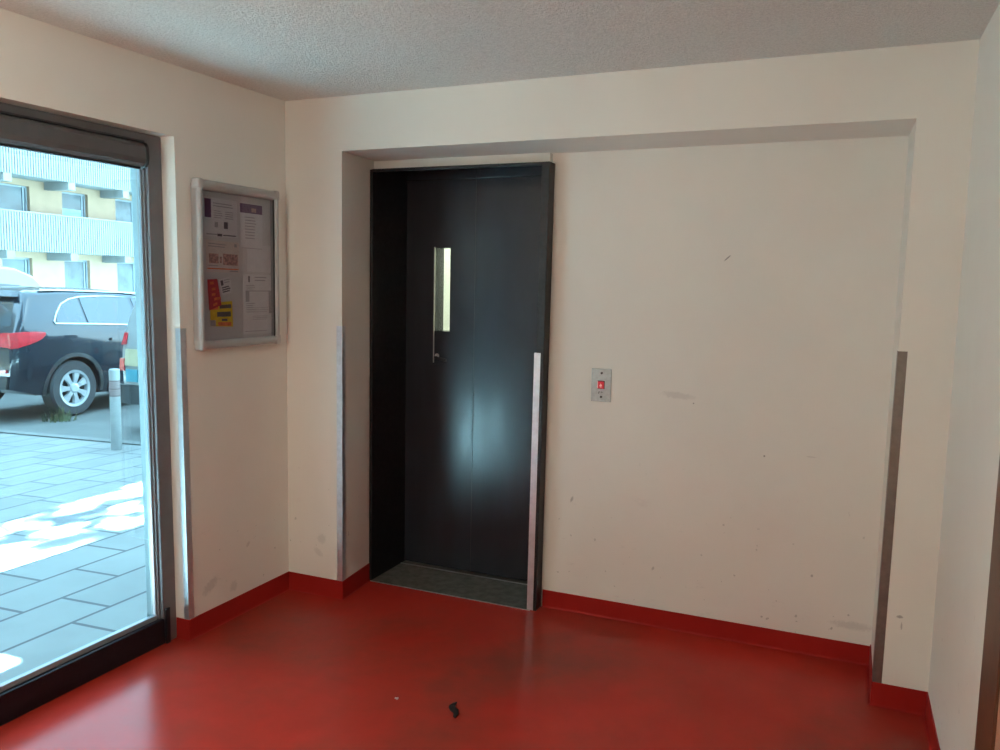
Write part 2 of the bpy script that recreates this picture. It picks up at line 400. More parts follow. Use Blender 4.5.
MB().box((.012, -.90, -.009), (.034, -.02, -.003)).build('bottom_bar', M['black'], c, .004)

# ------------------------------------------------------------------ lift door
dr = empty('door_1', (0, 0, 0), label='dark charcoal lift door with a narrow lit vision slot', cat='door', kind='structure')
YF = .285; YL = .63
b = MB()
b.prism([(.2925, YF), (.308, YF), (.308, .70), (.2925, .70)], 0, 2.11)
b.build('jamb', M['liftframe'], dr, .003)
b = MB().prism([(1.198, YF), (1.236, YF), (1.236, .358), (1.226, .358), (1.226, .70), (1.198, .70)], 0, 2.112, lambda x, y, z: (x + .006 * (z - 1.0), y, z))
b.build('jamb', M['liftframe'], dr, .002)
b = MB().box((.304, YF + .001, 2.098), (1.206, YF + .03, 2.1115)); b.box((.304, YF + .03, 2.18), (1.206, .70, 2.20))
b.build('frame_head', M['liftframe'], dr, .002)
MB().box((.2935, .336, 2.09), (.306, .70, 2.2)).build('jamb_head', M['liftframe'], dr)
MB().box((1.206, .336, 2.09), (1.224, .70, 2.2)).build('jamb_head', M['liftframe'], dr)
MB().box((.3, YL + .02, 2.06), (1.21, YL + .05, 2.19)).build('head_backing', M['black'], dr)

MB().box((.304, YL - .004, 2.094), (.716, YL + .019, 2.18)).build('head_panel', M['lift'], dr, .0015)
MB().box((.719, YL - .008, 2.098), (1.206, YL + .019, 2.18)).build('head_panel', M['lift'], dr, .0015)
# left leaf with a slot cut in it
X0, X1, Z0, Z1 = .480, .572, 1.300, 1.741
b = MB(); LT = .105
b.box((.306, YL, .006), (X0, YL + LT, 2.091)); b.box((X1, YL, .006), (.716, YL + LT, 2.091))
b.box((X0, YL, .006), (X1, YL + LT, Z0)); b.box((X0, YL, Z1), (X1, YL + LT, 2.091))
bmesh.ops.remove_doubles(b.bm, verts=b.bm.verts, dist=1e-5)
b.build('door_leaf', M['lift'], dr)
leaf = COL.objects['door_leaf']
fr = MB()
fr.box((X0 - .004, YL - .003, 1.13), (X0 + .001, YL + .004, Z1 + .004)); 
fr.build('slot_trim', M['bright'], leaf)
MB().box((X0, YL + .03, Z0), (X1, YL + .034, Z1)).build('vision_pane', M['boardglass'], leaf)
b = MB().lathe([(.012, 0), (.012, .006), (.009, .008)], 20, Matrix.Translation((.500, YL, 1.168)) @ Matrix.Rotation(math.radians(90), 4, 'X'))
b.build('keyhole_rose', M['bright'], leaf)
b = MB()
for k in range(8):
    t = k / 7; 
rows = []
for k in range(9):
    t = k / 8; rows.append([(  .494 + .070 * t, YL - .022 + .006 * math.cos(a) , 1.160 - .012 * t + .008 * math.sin(a)) for a in [2 * math.pi * j / 10 for j in range(11)]])
vv = b.grid(rows); b.bm.faces.new(vv[0][:-1]); b.bm.faces.new(vv[-1][:-1][::-1])
b.box((.495, YL - .02, 1.153), (.505, YL, 1.166))
b.build('pull_handle', M['black'], leaf, smooth=True)
MB().box((.719, YL - .004, .006), (1.206, YL + LT, 2.095)).build('door_leaf', M['lift'], dr, .002)
MB().box((.7155, YL - .0012, .006), (.7195, YL + .03, 2.09)).build('meeting_gap', M['black'], dr)
MB().box((.305, YF - .004, -.02), (1.20, .585, .003)).build('sill', M['sill'], dr, .002)
MB().box((.305, YF - .007, -.02), (1.20, YF - .004, .0035)).build('sill_edge', M['bright'], dr)
MB().box((.305, .585, -.02), (1.20, .593, .005)).build('sill_track', M['bright'], dr)
MB().box((.305, .593, -.02), (1.20, .70, .002)).build('sill_groove', M['dullalu'], dr)
# the cab behind the door
cb = empty('lift_cab', (.75, 1.4, 0), label='pale lit lift cab seen through the narrow slot in the lift door', cat='lift cab')
cb.location = (0, 0, 0)
b = MB(); b.box((.0, .76, -.1), (.03, 2.2, 2.3)).box((1.45, .76, -.1), (1.48, 2.2, 2.3)).box((0, 2.2, -.1), (1.48, 2.24, 2.3)).box((0, .76, 2.3), (1.48, 2.24, 2.34)).box((0, .76, -.1), (1.48, 2.24, -.06))
b.box((0, .72, -.1), (.31, .76, 2.34)).box((1.2, .72, -.1), (1.48, .76, 2.34)).box((.31, .72, 2.1), (1.2, .76, 2.34))
b.build('cab_wall', M['cab'], cb)
MB().box((.3, 1.0, 2.27), (1.1, 1.9, 2.295)).build('cab_lamp', M['cablamp'], cb)
MB().box((.08, 2.17, .86), (1.4, 2.195, .90)).build('handrail', M['bright'], cb)

# ------------------------------------------------------------------ corner guards
GG = 'aluminium corner guards on the wall edges'
def guard(plan, z0, z1, mat, label, fn=None):
    o = MB().prism(plan, z0, z1, fn).build('corner_guard', mat, None, .0008)
    return tag(o, label, 'corner guard', GG)
t = .002
guard([(-.024, YW - t), (t, YW - t), (t, YW + .03), (0, YW + .03), (0, YW), (-.024, YW)], BH, 1.349, M['wguard'], 'aluminium corner guard on the wall edge beside the street window', lean)
xa = .3212
guard([(xa - .030, -t), (xa + t, -t), (xa + t - .003, .030), (xa - .003, .030), (xa, 0), (xa - .030, 0)], BH, 1.344, M['alu'], 'aluminium corner guard on the pier left of the lift door')
xb = 2.7105
guard([(xb - t, -t), (xb + .030, -t), (xb + .030, 0), (xb, 0), (xb - .0015, .034), (xb - t - .0015, .034)], BH, 1.344, M['dullalu'], 'dull grey corner guard on the recess edge at the far right', lambda x, y, z: (x - .0112 * (2.16 - z) / 2.07, y, z))
guard([(1.187, YF - t), (1.219, YF - t), (1.219, YF), (1.1975, YF), (1.1975, YF + .03), (1.187, YF + .03)], 0.002, 1.242, M['alu'], 'bright aluminium guard strip on the right jamb of the lift door', lambda x, y, z: (x + .006 * (z - 1.0) + .002, y, z))

# ------------------------------------------------------------------ notice board
BX, BY0, BY1, BZ0, BZ1 = .045, -.622, -.103, 1.256, 1.966
nb = empty('notice_board', (0, (BY0 + BY1) / 2, BZ0), label='silver framed glazed notice board on the left wall beside the window', cat='notice board')
NL = Vector(nb.location)
def nbox(b, a, c): return b.box(Vector(a) - NL, Vector(c) - NL)
nbox(MB(), (.0015, BY0 + .01, BZ0 + .01), (.010, BY1 - .01, BZ1 - .01)).build('back_panel', M['whiteboard'], nb)
def rounded(lo, hi, axis, name):
    # a bar whose room-side face is rounded
    b = MB(); rows = []
    prof = [(.0015, 0), (.030, 0), (.040, .10), (.045, .30), (.046, .55), (.043, .8), (.034, .95), (.030, 1), (.0015, 1)]
    for e in (0, 1):
        row = []
        for x, f in prof + prof[:1]:
            if axis == 'y': row.append(Vector((x, (lo[0], hi[0])[e], lo[1] + (hi[1] - lo[1]) * f)) - NL)
            else: row.append(Vector((x, lo[0] + (hi[0] - lo[0]) * f, (lo[1], hi[1])[e])) - NL)
        rows.append(row)
    vv = b.grid(rows); b.bm.faces.new(vv[0][:-1]); b.bm.faces.new(vv[1][:-1][::-1])
    bmesh.ops.remove_doubles(b.bm, verts=b.bm.verts, dist=1e-6)
    return b.build(name, M['silver'], nb, .001)
FWD = .030
rounded((BY0 + .02, BZ1 - .042), (BY1 - .02, BZ1), 'y', 'frame_rail'); rounded((BY0 + .02, BZ0), (BY1 - .02, BZ0 + .036), 'y', 'frame_rail')
rounded((BY0, BZ0 + .02), (BY0 + .026, BZ1 - .02), 'z', 'frame_stile'); rounded((BY1 - .026, BZ0 + .02), (BY1, BZ1 - .02), 'z', 'frame_stile')
for y in (BY0 - .002, BY1 - .030):
    for z in (BZ0 - .003, BZ1 - .043):
        nbox(MB(), (.0015, y, z), (.048, y + .032, z + .046)).build('corner_cap', M['capgrey'], nb, .010, seg=3)
nbox(MB(), (.026, BY0 + .024, BZ0 + .03), (.029, BY1 - .024, BZ1 - .04)).build('glazing', M['boardglass'], nb)
nbox(MB(), (.029, BY0 + .025, BZ0 + .034), (.034, BY0 + .030, BZ1 - .04)).build('glazing_seal', M['black'], nb)
nbox(MB(), (.029, BY1 - .030, BZ0 + .034), (.034, BY1 - .025, BZ1 - .04)).build('glazing_seal', M['black'], nb)

def sheet(name, quad, mat, x, label, cat, bits=()):
    """quad: TL TR BR BL in (y,z) on the board; bits: (u0,v0,u1,v1,material,part name) with u right and v down in 0..1"""
    cy = sum(p[0] for p in quad) / 4; cz = sum(p[1] for p in quad) / 4
    def q(u, v):
        a = [quad[0][i] * (1 - u) + quad[1][i] * u for i in (0, 1)]; c_ = [quad[3][i] * (1 - u) + quad[2][i] * u for i in (0, 1)]
        return (a[0] * (1 - v) + c_[0] * v - cy, a[1] * (1 - v) + c_[1] * v - cz)
    def slab(b, u0, v0, u1, v1, x0, x1):
        cs = [q(u0, v1), q(u1, v1), q(u1, v0), q(u0, v0)]
        A = [b.bm.verts.new((x0, y, z)) for y, z in cs]; B = [b.bm.verts.new((x1, y, z)) for y, z in cs]
        b.bm.faces.new(A[::-1]); b.bm.faces.new(B)
        for i in range(4): b.bm.faces.new((A[i], A[(i + 1) % 4], B[(i + 1) % 4], B[i]))
    o = empty(name, (x, cy, cz), label=label, cat=cat)
    b = MB(); slab(b, 0, 0, 1, 1, 0, .0006); b.build('paper', mat, o)
    groups = {}
    for u0, v0, u1, v1, m, pn in bits: groups.setdefault((m, pn), []).append((u0, v0, u1, v1))
    for i, ((m, pn), rs) in enumerate(groups.items()):
        for part in ([[r] for r in rs] if len(rs) < 7 else [rs]):
            b = MB()
            for r in part: slab(b, *r, .0006, .0009 + .0001 * i)
            b.build(pn, M[m], o)
    return o
def lines(u0, u1, v0, v1, n, m='ink', h=.35, pn='text_lines', rag=.25):
    rr = random.Random(n * 31 + int(u0 * 100))
    st = (v1 - v0) / n
    return [(u0, v0 + k * st, u1 - (u1 - u0) * rag * rr.random(), v0 + k * st + st * h, m, pn) for k in range(n)]
sheet('notice_sheet', [(-.557, 1.9), (-.355, 1.897), (-.355, 1.737), (-.557, 1.736)], M['paper'], .0105, 'white notice with a dark photo strip in the top left of the board', 'paper notice',
      [(.01, .04, .2, .52, 'purple', 'photo_strip')] + lines(.26, .9, .12, .26, 2) + lines(.28, .55, .32, .55, 4) + lines(.62, .9, .32, .55, 4) + [(.30, .62, .40, .76, 'ink', 'picture'), (.58, .60, .70, .78, 'darkink', 'picture'), (.05, .93, .5, .96, 'ink', 'text_lines'), (.38, .92, .52, .99, 'darkink', 'picture'), (.55, .94, .95, .97, 'darkink', 'picture')])
sheet('notice_sheet', [(-.55, 1.722), (-.346, 1.716), (-.346, 1.583), (-.55, 1.584)], M['cream'], .0105, 'cream notice with a row of small pictures below the dark photo notice', 'paper notice',
      lines(.06, .7, .10, .26, 2) + [(.85, .05, .93, .16, 'ink', 'stamp')] + [(.08, .42, .36, .72, 'pinkprint', 'picture_row'), (.5, .40, .95, .76, 'pinkprint', 'picture_row'), (.40, .5, .46, .7, 'pinkprint', 'picture_row')] + lines(.06, .4, .78, .86, 1) + [(.03, .87, .97, .905, 'orange', 'orange_rule'), (.7, .93, .95, .97, 'ink', 'stamp')])
blobs = []
for k, (u, v) in enumerate([(.4, .13), (.5, .34), (.45, .53), (.62, .70), (.85, .72), (.5, .88)]): blobs.append((u - .16, v - .045, u + .18, v + .045, 'orange', 'orange_print'))
sheet('leaflet', [(-.548, 1.552), (-.488, 1.555), (-.464, 1.442), (-.54, 1.420)], M['redpaper'], .0125, 'small tilted red leaflet with orange print in the lower left of the board', 'leaflet', blobs)
sheet('paper_slip', [(-.478, 1.553), (-.405, 1.566), (-.395, 1.496), (-.459, 1.484)], M['paper'], .0112, 'small tilted white slip with dark print right of the red leaflet', 'paper slip',
      [(.1, .1, .32, .42, 'darkink', 'picture')] + lines(.12, .95, .52, .92, 3, 'darkink', .55) + lines(.4, .95, .1, .4, 2))
sheet('poster', [(-.535, 1.452), (-.397, 1.459), (-.393, 1.345), (-.532, 1.352)], M['yellow'], .0117, 'yellow poster with bold dark lines below the red leaflet', 'poster',
      [(.42, .12, .95, .27, 'darkink', 'bold_print'), (.30, .40, .92, .60, 'darkink', 'bold_print'), (.5, .68, .75, .78, 'darkink', 'bold_print'), (.33, .82, .92, .97, 'orange', 'orange_bar'), (.0, .02, .36, .30, 'orange', 'orange_bar'), (.0, .74, .22, .99, 'ink', 'photo')])
sheet('notice_sheet', [(-.336, 1.897), (-.187, 1.897), (-.184, 1.693), (-.333, 1.694)], M['paper'], .0105, 'white list with a purple header in the top right of the board', 'paper notice',
      [(0, .02, 1, .22, 'purple', 'purple_header'), (.5, .10, .72, .19, 'pinkprint', 'emblem')] + lines(.2, .75, .30, .82, 8) + [(.02, .98, .95, .995, 'ink', 'text_lines')])
sheet('notice_sheet', [(-.323, 1.579), (-.114, 1.578), (-.112, 1.306), (-.325, 1.308)], M['paper'], .0105, 'large white timetable sheet in the lower right of the board', 'paper notice',
      [(.17, .03, .22, .13, 'darkink', 'emblem')] + lines(.38, .78, .04, .14, 2) + lines(.10, .4, .18, .30, 4) + [(.08, .27, .92, .285, 'ink', 'table_rules'), (.84, .27, .93, .66, 'ink', 'table_rules'), (.08, .27, .2, .46, 'ink', 'table_rules')] + lines(.1, .38, .48, .66, 5) + lines(.3, .82, .56, .66, 3, 'ink', .2) + lines(.3, .8, .70, .78, 3, 'ink', .3) + lines(.06, .9, .95, .98, 1))
sheet('notice_sheet', [(-.29, 1.712), (-.12, 1.712), (-.12, 1.59), (-.29, 1.59)], M['paper'], .0102, 'plain pale sheet between the purple header list and the timetable', 'paper notice', [(.15, .05, .17, .9, 'paper', 'fold')])

# ------------------------------------------------------------------ call button
pb = empty('call_button', (1.497, D, 1.103), label='brushed steel lift call plate with a lit red button on the recessed wall', cat='call button')
MB().box((-.047, -.004, -.076), (.047, 0, .076)).build('plate', M['plate'], pb, .0015)
for z in (.056, -.054):
    b = MB().lathe([(.0055, .004), (.0055, .006), (.003, .0068)], 16, Matrix.Translation((.001, 0, z)) @ Matrix.Rotation(math.radians(90), 4, 'X')); b.build('screw', M['black'], pb)
b = MB().box((-.017, -.0065, -.017), (.017, -.004, .021)); b.build('button_surround', M['btnring'], pb, .0015)
bt = MB().box((-.0145, -.011, -.015), (.0145, -.0065, .018)).build('button', M['btnred'], pb, .0015)
MB().poly([(-.007, -.0114, -.003), (.007, -.0114, -.003), (0, -.0114, .009)]).poly([(-.0035, -.0116, -.0055), (.0035, -.0116, -.0055), (.0035, -.0116, -.0085), (-.0035, -.0116, -.0085)]).build('up_arrow', M['btnwhite'], bt)
MB().box((-.018, -.006, -.015), (-.0155, -.0066, .018)).build('button_rim', M['btnwhite'], pb)
b = MB(); b.box((-.012, -.0045, -.040), (-.009, -.0038, -.030)).box((-.009, -.0045, -.033), (-.004, -.0038, -.030)).box((.000, -.0045, -.036), (.002, -.0038, -.030)).box((.002, -.0045, -.033), (.008, -.0038, -.030))
b.build('engraved_mark', M['black'], pb)

# ------------------------------------------------------------------ brown door on the right wall
d3 = empty('door_2', (0, 0, 0), label='brown wooden door casing on the right wall at the picture edge', cat='door', kind='structure')
yc = -1.065
b = MB().prism([(wx(yc) - .012, yc), (wx(yc - .2) - .012, yc - .2), (wx(yc - .2) + .02, yc - .2), (wx(yc) + .02, yc)][::-1], 0, 2.2)
b.build('door_casing', M['wood'], d3, .003)
b = MB().prism([(wx(yc - .2) - .006, yc - .2), (wx(yc - 1.1) - .006, yc - 1.1), (wx(yc - 1.1) + .02, yc - 1.1), (wx(yc - .2) + .02, yc - .2)][::-1], 0.005, 2.1)
b.build('door_leaf', M['doorpink'], d3, .003)
b = MB().prism([(wx(yc - 1.1) - .012, yc - 1.1), (wx(yc - 1.2) - .012, yc - 1.2), (wx(yc - 1.2) + .02, yc - 1.2), (wx(yc - 1.1) + .02, yc - 1.1)][::-1], 0, 2.2)
b.build('door_casing', M['wood'], d3, .003)
# lamps: one on the ceiling near the glazing, one pendant behind the viewer
def pendant(x, y, z, label, glass):
    lp = empty('pendant_lamp', (x, y, z), label=label, cat='pendant lamp')
    MB().lathe([(.05, 2.415 - z), (.055, 2.38 - z), (.012, 2.37 - z), (.012, -.03), (.012, -.32), (.05, -.335), (.055, -.355), (.02, -.36)], 28).build('lamp_stem', M['capgrey'], lp)
    MB().lathe([(.03, -.355), (.08, -.37), (.12, -.41), (.135, -.47), (.12, -.53), (.08, -.57), (.01, -.59)], 32).build('lamp_globe', glass, lp, smooth=True)
pendant(.75, -2.5, 2.4, 'round pendant lamp hanging close to the glazed front', M['lampglass'])
pendant(1.0, -4.1, 2.27, 'round pendant lamp hanging in the hall behind the viewer', M['globeglass'])

# ------------------------------------------------------------------ bits on the floor
b = MB()
pts = [(-.044, .052), (-.026, .060), (-.016, .034), (.000, .018), (.022, .014), (.046, -.014), (.058, -.050), (.040, -.044), (.022, -.022), (-.004, -.012), (-.024, -.002), (-.040, .020)]
A = [b.bm.verts.new((x, y, .0015 + .006 * abs(math.sin(i * 1.7)))) for i, (x, y) in enumerate(pts)]; B = [b.bm.verts.new((x, y, .005 + .008 * abs(math.sin(i * 1.7)))) for i, (x, y) in enumerate(pts)]
b.bm.faces.new(B); b.bm.faces.new(A[::-1])
for i in range(len(pts)): b.bm.faces.new((A[i], A[(i + 1) % len(pts)], B[(i + 1) % len(pts)], B[i]))
lf = b.build('dry_leaf', M['leaf']); lf.scale = (.8, .8, .8); lf.location = (1.293, -.723, 0); lf.rotation_euler.z = -.25
tag(lf, 'dark curled leaf lying on the red floor in front of the lift', 'leaf')
b = MB(); bmesh.ops.create_icosphere(b.bm, subdivisions=2, radius=.006)
for v in b.bm.verts: v.co = Vector((v.co.x * 1.3, v.co.y, max(-.002, v.co.z * .6))) * (1 + .25 * math.sin(v.co.x * 900))
cr = b.build('crumb', M['crumb']); cr.location = (1.064, -.735, .0025)
tag(cr, 'tiny pale crumb on the red floor left of the dark leaf', 'crumb')

# ------------------------------------------------------------------ the street
SL = .03556
def gz(x): return -.02 + SL * x
def ground(name, pts, mat, dz, label):
    b = MB(); A = [b.bm.verts.new((x, y, gz(x) + dz)) for x, y in pts]; B = [b.bm.verts.new((x, y, gz(x) - .15)) for x, y in pts]
    b.bm.faces.new(A); b.bm.faces.new(B[::-1]); n = len(pts)
    for i in range(n): b.bm.faces.new((A[i], B[i], B[(i + 1) % n], A[(i + 1) % n]))
    tag(b.build(name, mat), label, 'ground', kind='structure')
ground('pavement', [(-.22, -14), (-.22, 2.82), (-7.0, 3.02), (-26, 3.6), (-26, -14)], M['paving'], 0, 'pale slab pavement outside the window')
ground('parking_ground', [(-.22, 2.82), (-.22, 40), (-13, 40), (-13, 3.21), (-7.0, 3.02)], M['asphalt'], -.012, 'grey green parking ground behind the pavement')
ground('far_ground', [(-13, 3.21), (-13, 40), (-60, 40), (-60, 4.65), (-26, 3.6)], M['far_ground'], -.014, 'unseen ground beyond the parked cars, kept dark to cut bounce light')  # unseen stretch added in a dark tone, limits bounce light on the flats
b = MB()
def strip(x0, y0, x1, y1, w_, h):
    d = Vector((x1 - x0, y1 - y0)).normalized(); n_ = Vector((-d.y, d.x)) * w_
    pts = [(x0, y0), (x1, y1), (x1 + n_.x, y1 + n_.y), (x0 + n_.x, y0 + n_.y)]
    b.prism(pts, -.1, h, lambda x, y, z: (x, y, gz(x) + z))
strip(-20, 3.43, -.3, 2.83, .12, .012)
tag(b.build('kerb', M['kerb']), 'flat pale kerb line between pavement and parking ground', 'kerb', kind='structure')
b = MB().lathe([(.265, -.02), (.265, .003), (.25, .0045), (.02, .0045)], 40)
mh = b.build('manhole_cover', M['iron']); mh.location = (-2.42, .67, gz(-2.42)); mh.rotation_euler.y = -math.atan(SL)
tag(mh, 'round dark manhole cover in the slab pavement', 'manhole cover')

bo = empty('bollard', (-4.206, 2.70, gz(-4.206) - .005), label='white round bollard with faded red bands by the kerb', cat='bollard')
MB().lathe([(.051, 0), (.051, .80), (.047, .815), (.02, .82)], 28).build('post', M['bollard'], bo, smooth=False)
MB().lathe([(.0518, .555), (.0518, .70)], 28, cap=False).build('band', M['band'], bo)
for z in (.545, .615, .695): MB().lathe([(.0522, z), (.0522, z + .010)], 28, cap=False).build('red_ring', M['bandred'], bo)

wd = empty('weed_tuft', (-6.62, 4.0, gz(-6.62) - .012), label='small green weed tuft growing by the rear wheel of the black car', cat='weed')
b = MB()
for k in range(70):
    a = random.random() * 6.28; r = random.random() * .2; x, y = r * math.cos(a) * 1.0, r * math.sin(a); h = .05 + .15 * random.random() * (1 - r * 2); w_ = .012
    dx, dy = math.cos(a + 1.2) * .05, math.sin(a + 1.2) * .05
    b.poly([(x - w_, y, 0), (x + w_, y, 0), (x + w_ * .6 + dx * .5, y + dy * .5, h * .6), (x + dx, y + dy, h), (x - w_ * .6 + dx * .5, y + dy * .5, h * .6)])
b.build('blades', M['weed'], wd)
b = MB()
for k in range(7):
    a = random.random() * 6.28; r = random.random() * .12; x, y = r * math.cos(a), r * math.sin(a)
    b.lathe([(.004, 0), (.003, 15e-2 + .06 * random.random())], 6, Matrix.Translation((x, y, 0)))
b.build('stem', M['weed'], wd)

# the terrace carries on to the left of the window view
lb = empty('terrace_block', (-23.5, -14.8, -1.2), (0, 0, math.atan2(.109, .994)), label='long cream terrace block continuing left of the flats', cat='building')
MB().box((-9, -19.0, 0), (-.4, 19.0, 15.2)).build('wall', M['facade'], lb)
MB().box((-9.2, -19.2, 15.2), (0, 19.2, 15.6)).build('roof', M['concrete'], lb)
for fl_ in range(4):
    MB().box((-.4, -19.0, 3.7 + fl_ * 2.88), (.35, 19.0, 5.1 + fl_ * 2.88)).build('balcony', M['balcony'], lb)
    for k in range(9):
        f = MB().box((-.42, -17.5 + k * 4.1, 1.6 + fl_ * 2.88), (-.34, -15.6 + k * 4.1, 3.2 + fl_ * 2.88)).build('window', M['bwframe'], lb)
        MB().box((-.35, -17.42 + k * 4.1, 1.68 + fl_ * 2.88), (-.325, -15.68 + k * 4.1, 3.12 + fl_ * 2.88)).build('pane', M['shade'], f)
# unseen tall block added to the left, shading far pavement and parked cars
bk = empty('shade_block', (-8.6, -12.0, -.6), label='tall grey block added out of view on the left to shade the far pavement', cat='building')
MB().box((-7, -3.5, 0), (7, 3.5, 25)).build('wall', M['rendering'], bk)
MB().box((-7.3, -3.8, 25), (7.3, 3.8, 25.4)).build('roof', M['concrete'], bk)
for fl_ in range(7):
    for k in range(5):
        f = MB().box((-6 + k * 2.6, 3.48, 1.4 + fl_ * 3.3), (-4.6 + k * 2.6, 3.56, 2.9 + fl_ * 3.3)).build('window', M['bwframe'], bk)
        MB().box((-5.92 + k * 2.6, 3.55, 1.48 + fl_ * 3.3), (-4.68 + k * 2.6, 3.575, 2.82 + fl_ * 3.3)).build('pane', M['shade'], f)
tr = empty('shade_tree', (-3.2, -5.2, gz(-3.2)), label='leafy tree added out of view on the left to dapple the sunlit slabs', cat='tree')  # unseen tree added so its leaves break up the sunlit band
b = MB().lathe([(.17, -.1), (.14, 1.0), (.12, 3.0), (.08, 5.0), (.04, 6.6)], 14, cap=True)
for k in range(7):
    a = 6.28 * k / 7; b.lathe([(.045, 0), (.015, 1.9)], 8, Matrix.Translation((0, 0, 4.4 + .25 * k)) @ Matrix.Rotation(a, 4, 'Z') @ Matrix.Rotation(.95, 4, 'Y'))
b.build('trunk', M['treebark'], tr)
b = MB(); rt = random.Random(3)
for k in range(650):
    while True:
        p = Vector((rt.uniform(-1, 1), rt.uniform(-1, 1), rt.uniform(-1, 1)))
        if .35 < p.length < 1: break
    c_ = Vector((1.3 + p.x * 1.3, .9 + p.y * 1.7, 6.6 + p.z * 1.6)); n_ = Vector((rt.uniform(-1, 1), rt.uniform(-1, 1), rt.uniform(-1, 1))).normalized(); u = n_.orthogonal().normalized() * .15; w_ = n_.cross(u).normalized() * .09
    b.poly([c_ - u, c_ + w_, c_ + u, c_ - w_])
o = b.build('crown', M['weed'], tr)

cn = MB().box((-1.42, -3.75, 3.02), (-.215, -1.02, 3.16))  # unseen slab added to keep the pavement by the window in shade
for k in range(3): cn.box((-1.3, -3.6 + k * 1.2, 2.94), (-.215, -3.5 + k * 1.2, 3.02))
tag(cn.build('shade_canopy', M['concrete'], None, .01), 'unseen concrete canopy slab added outside to shade the near pavement', 'canopy')

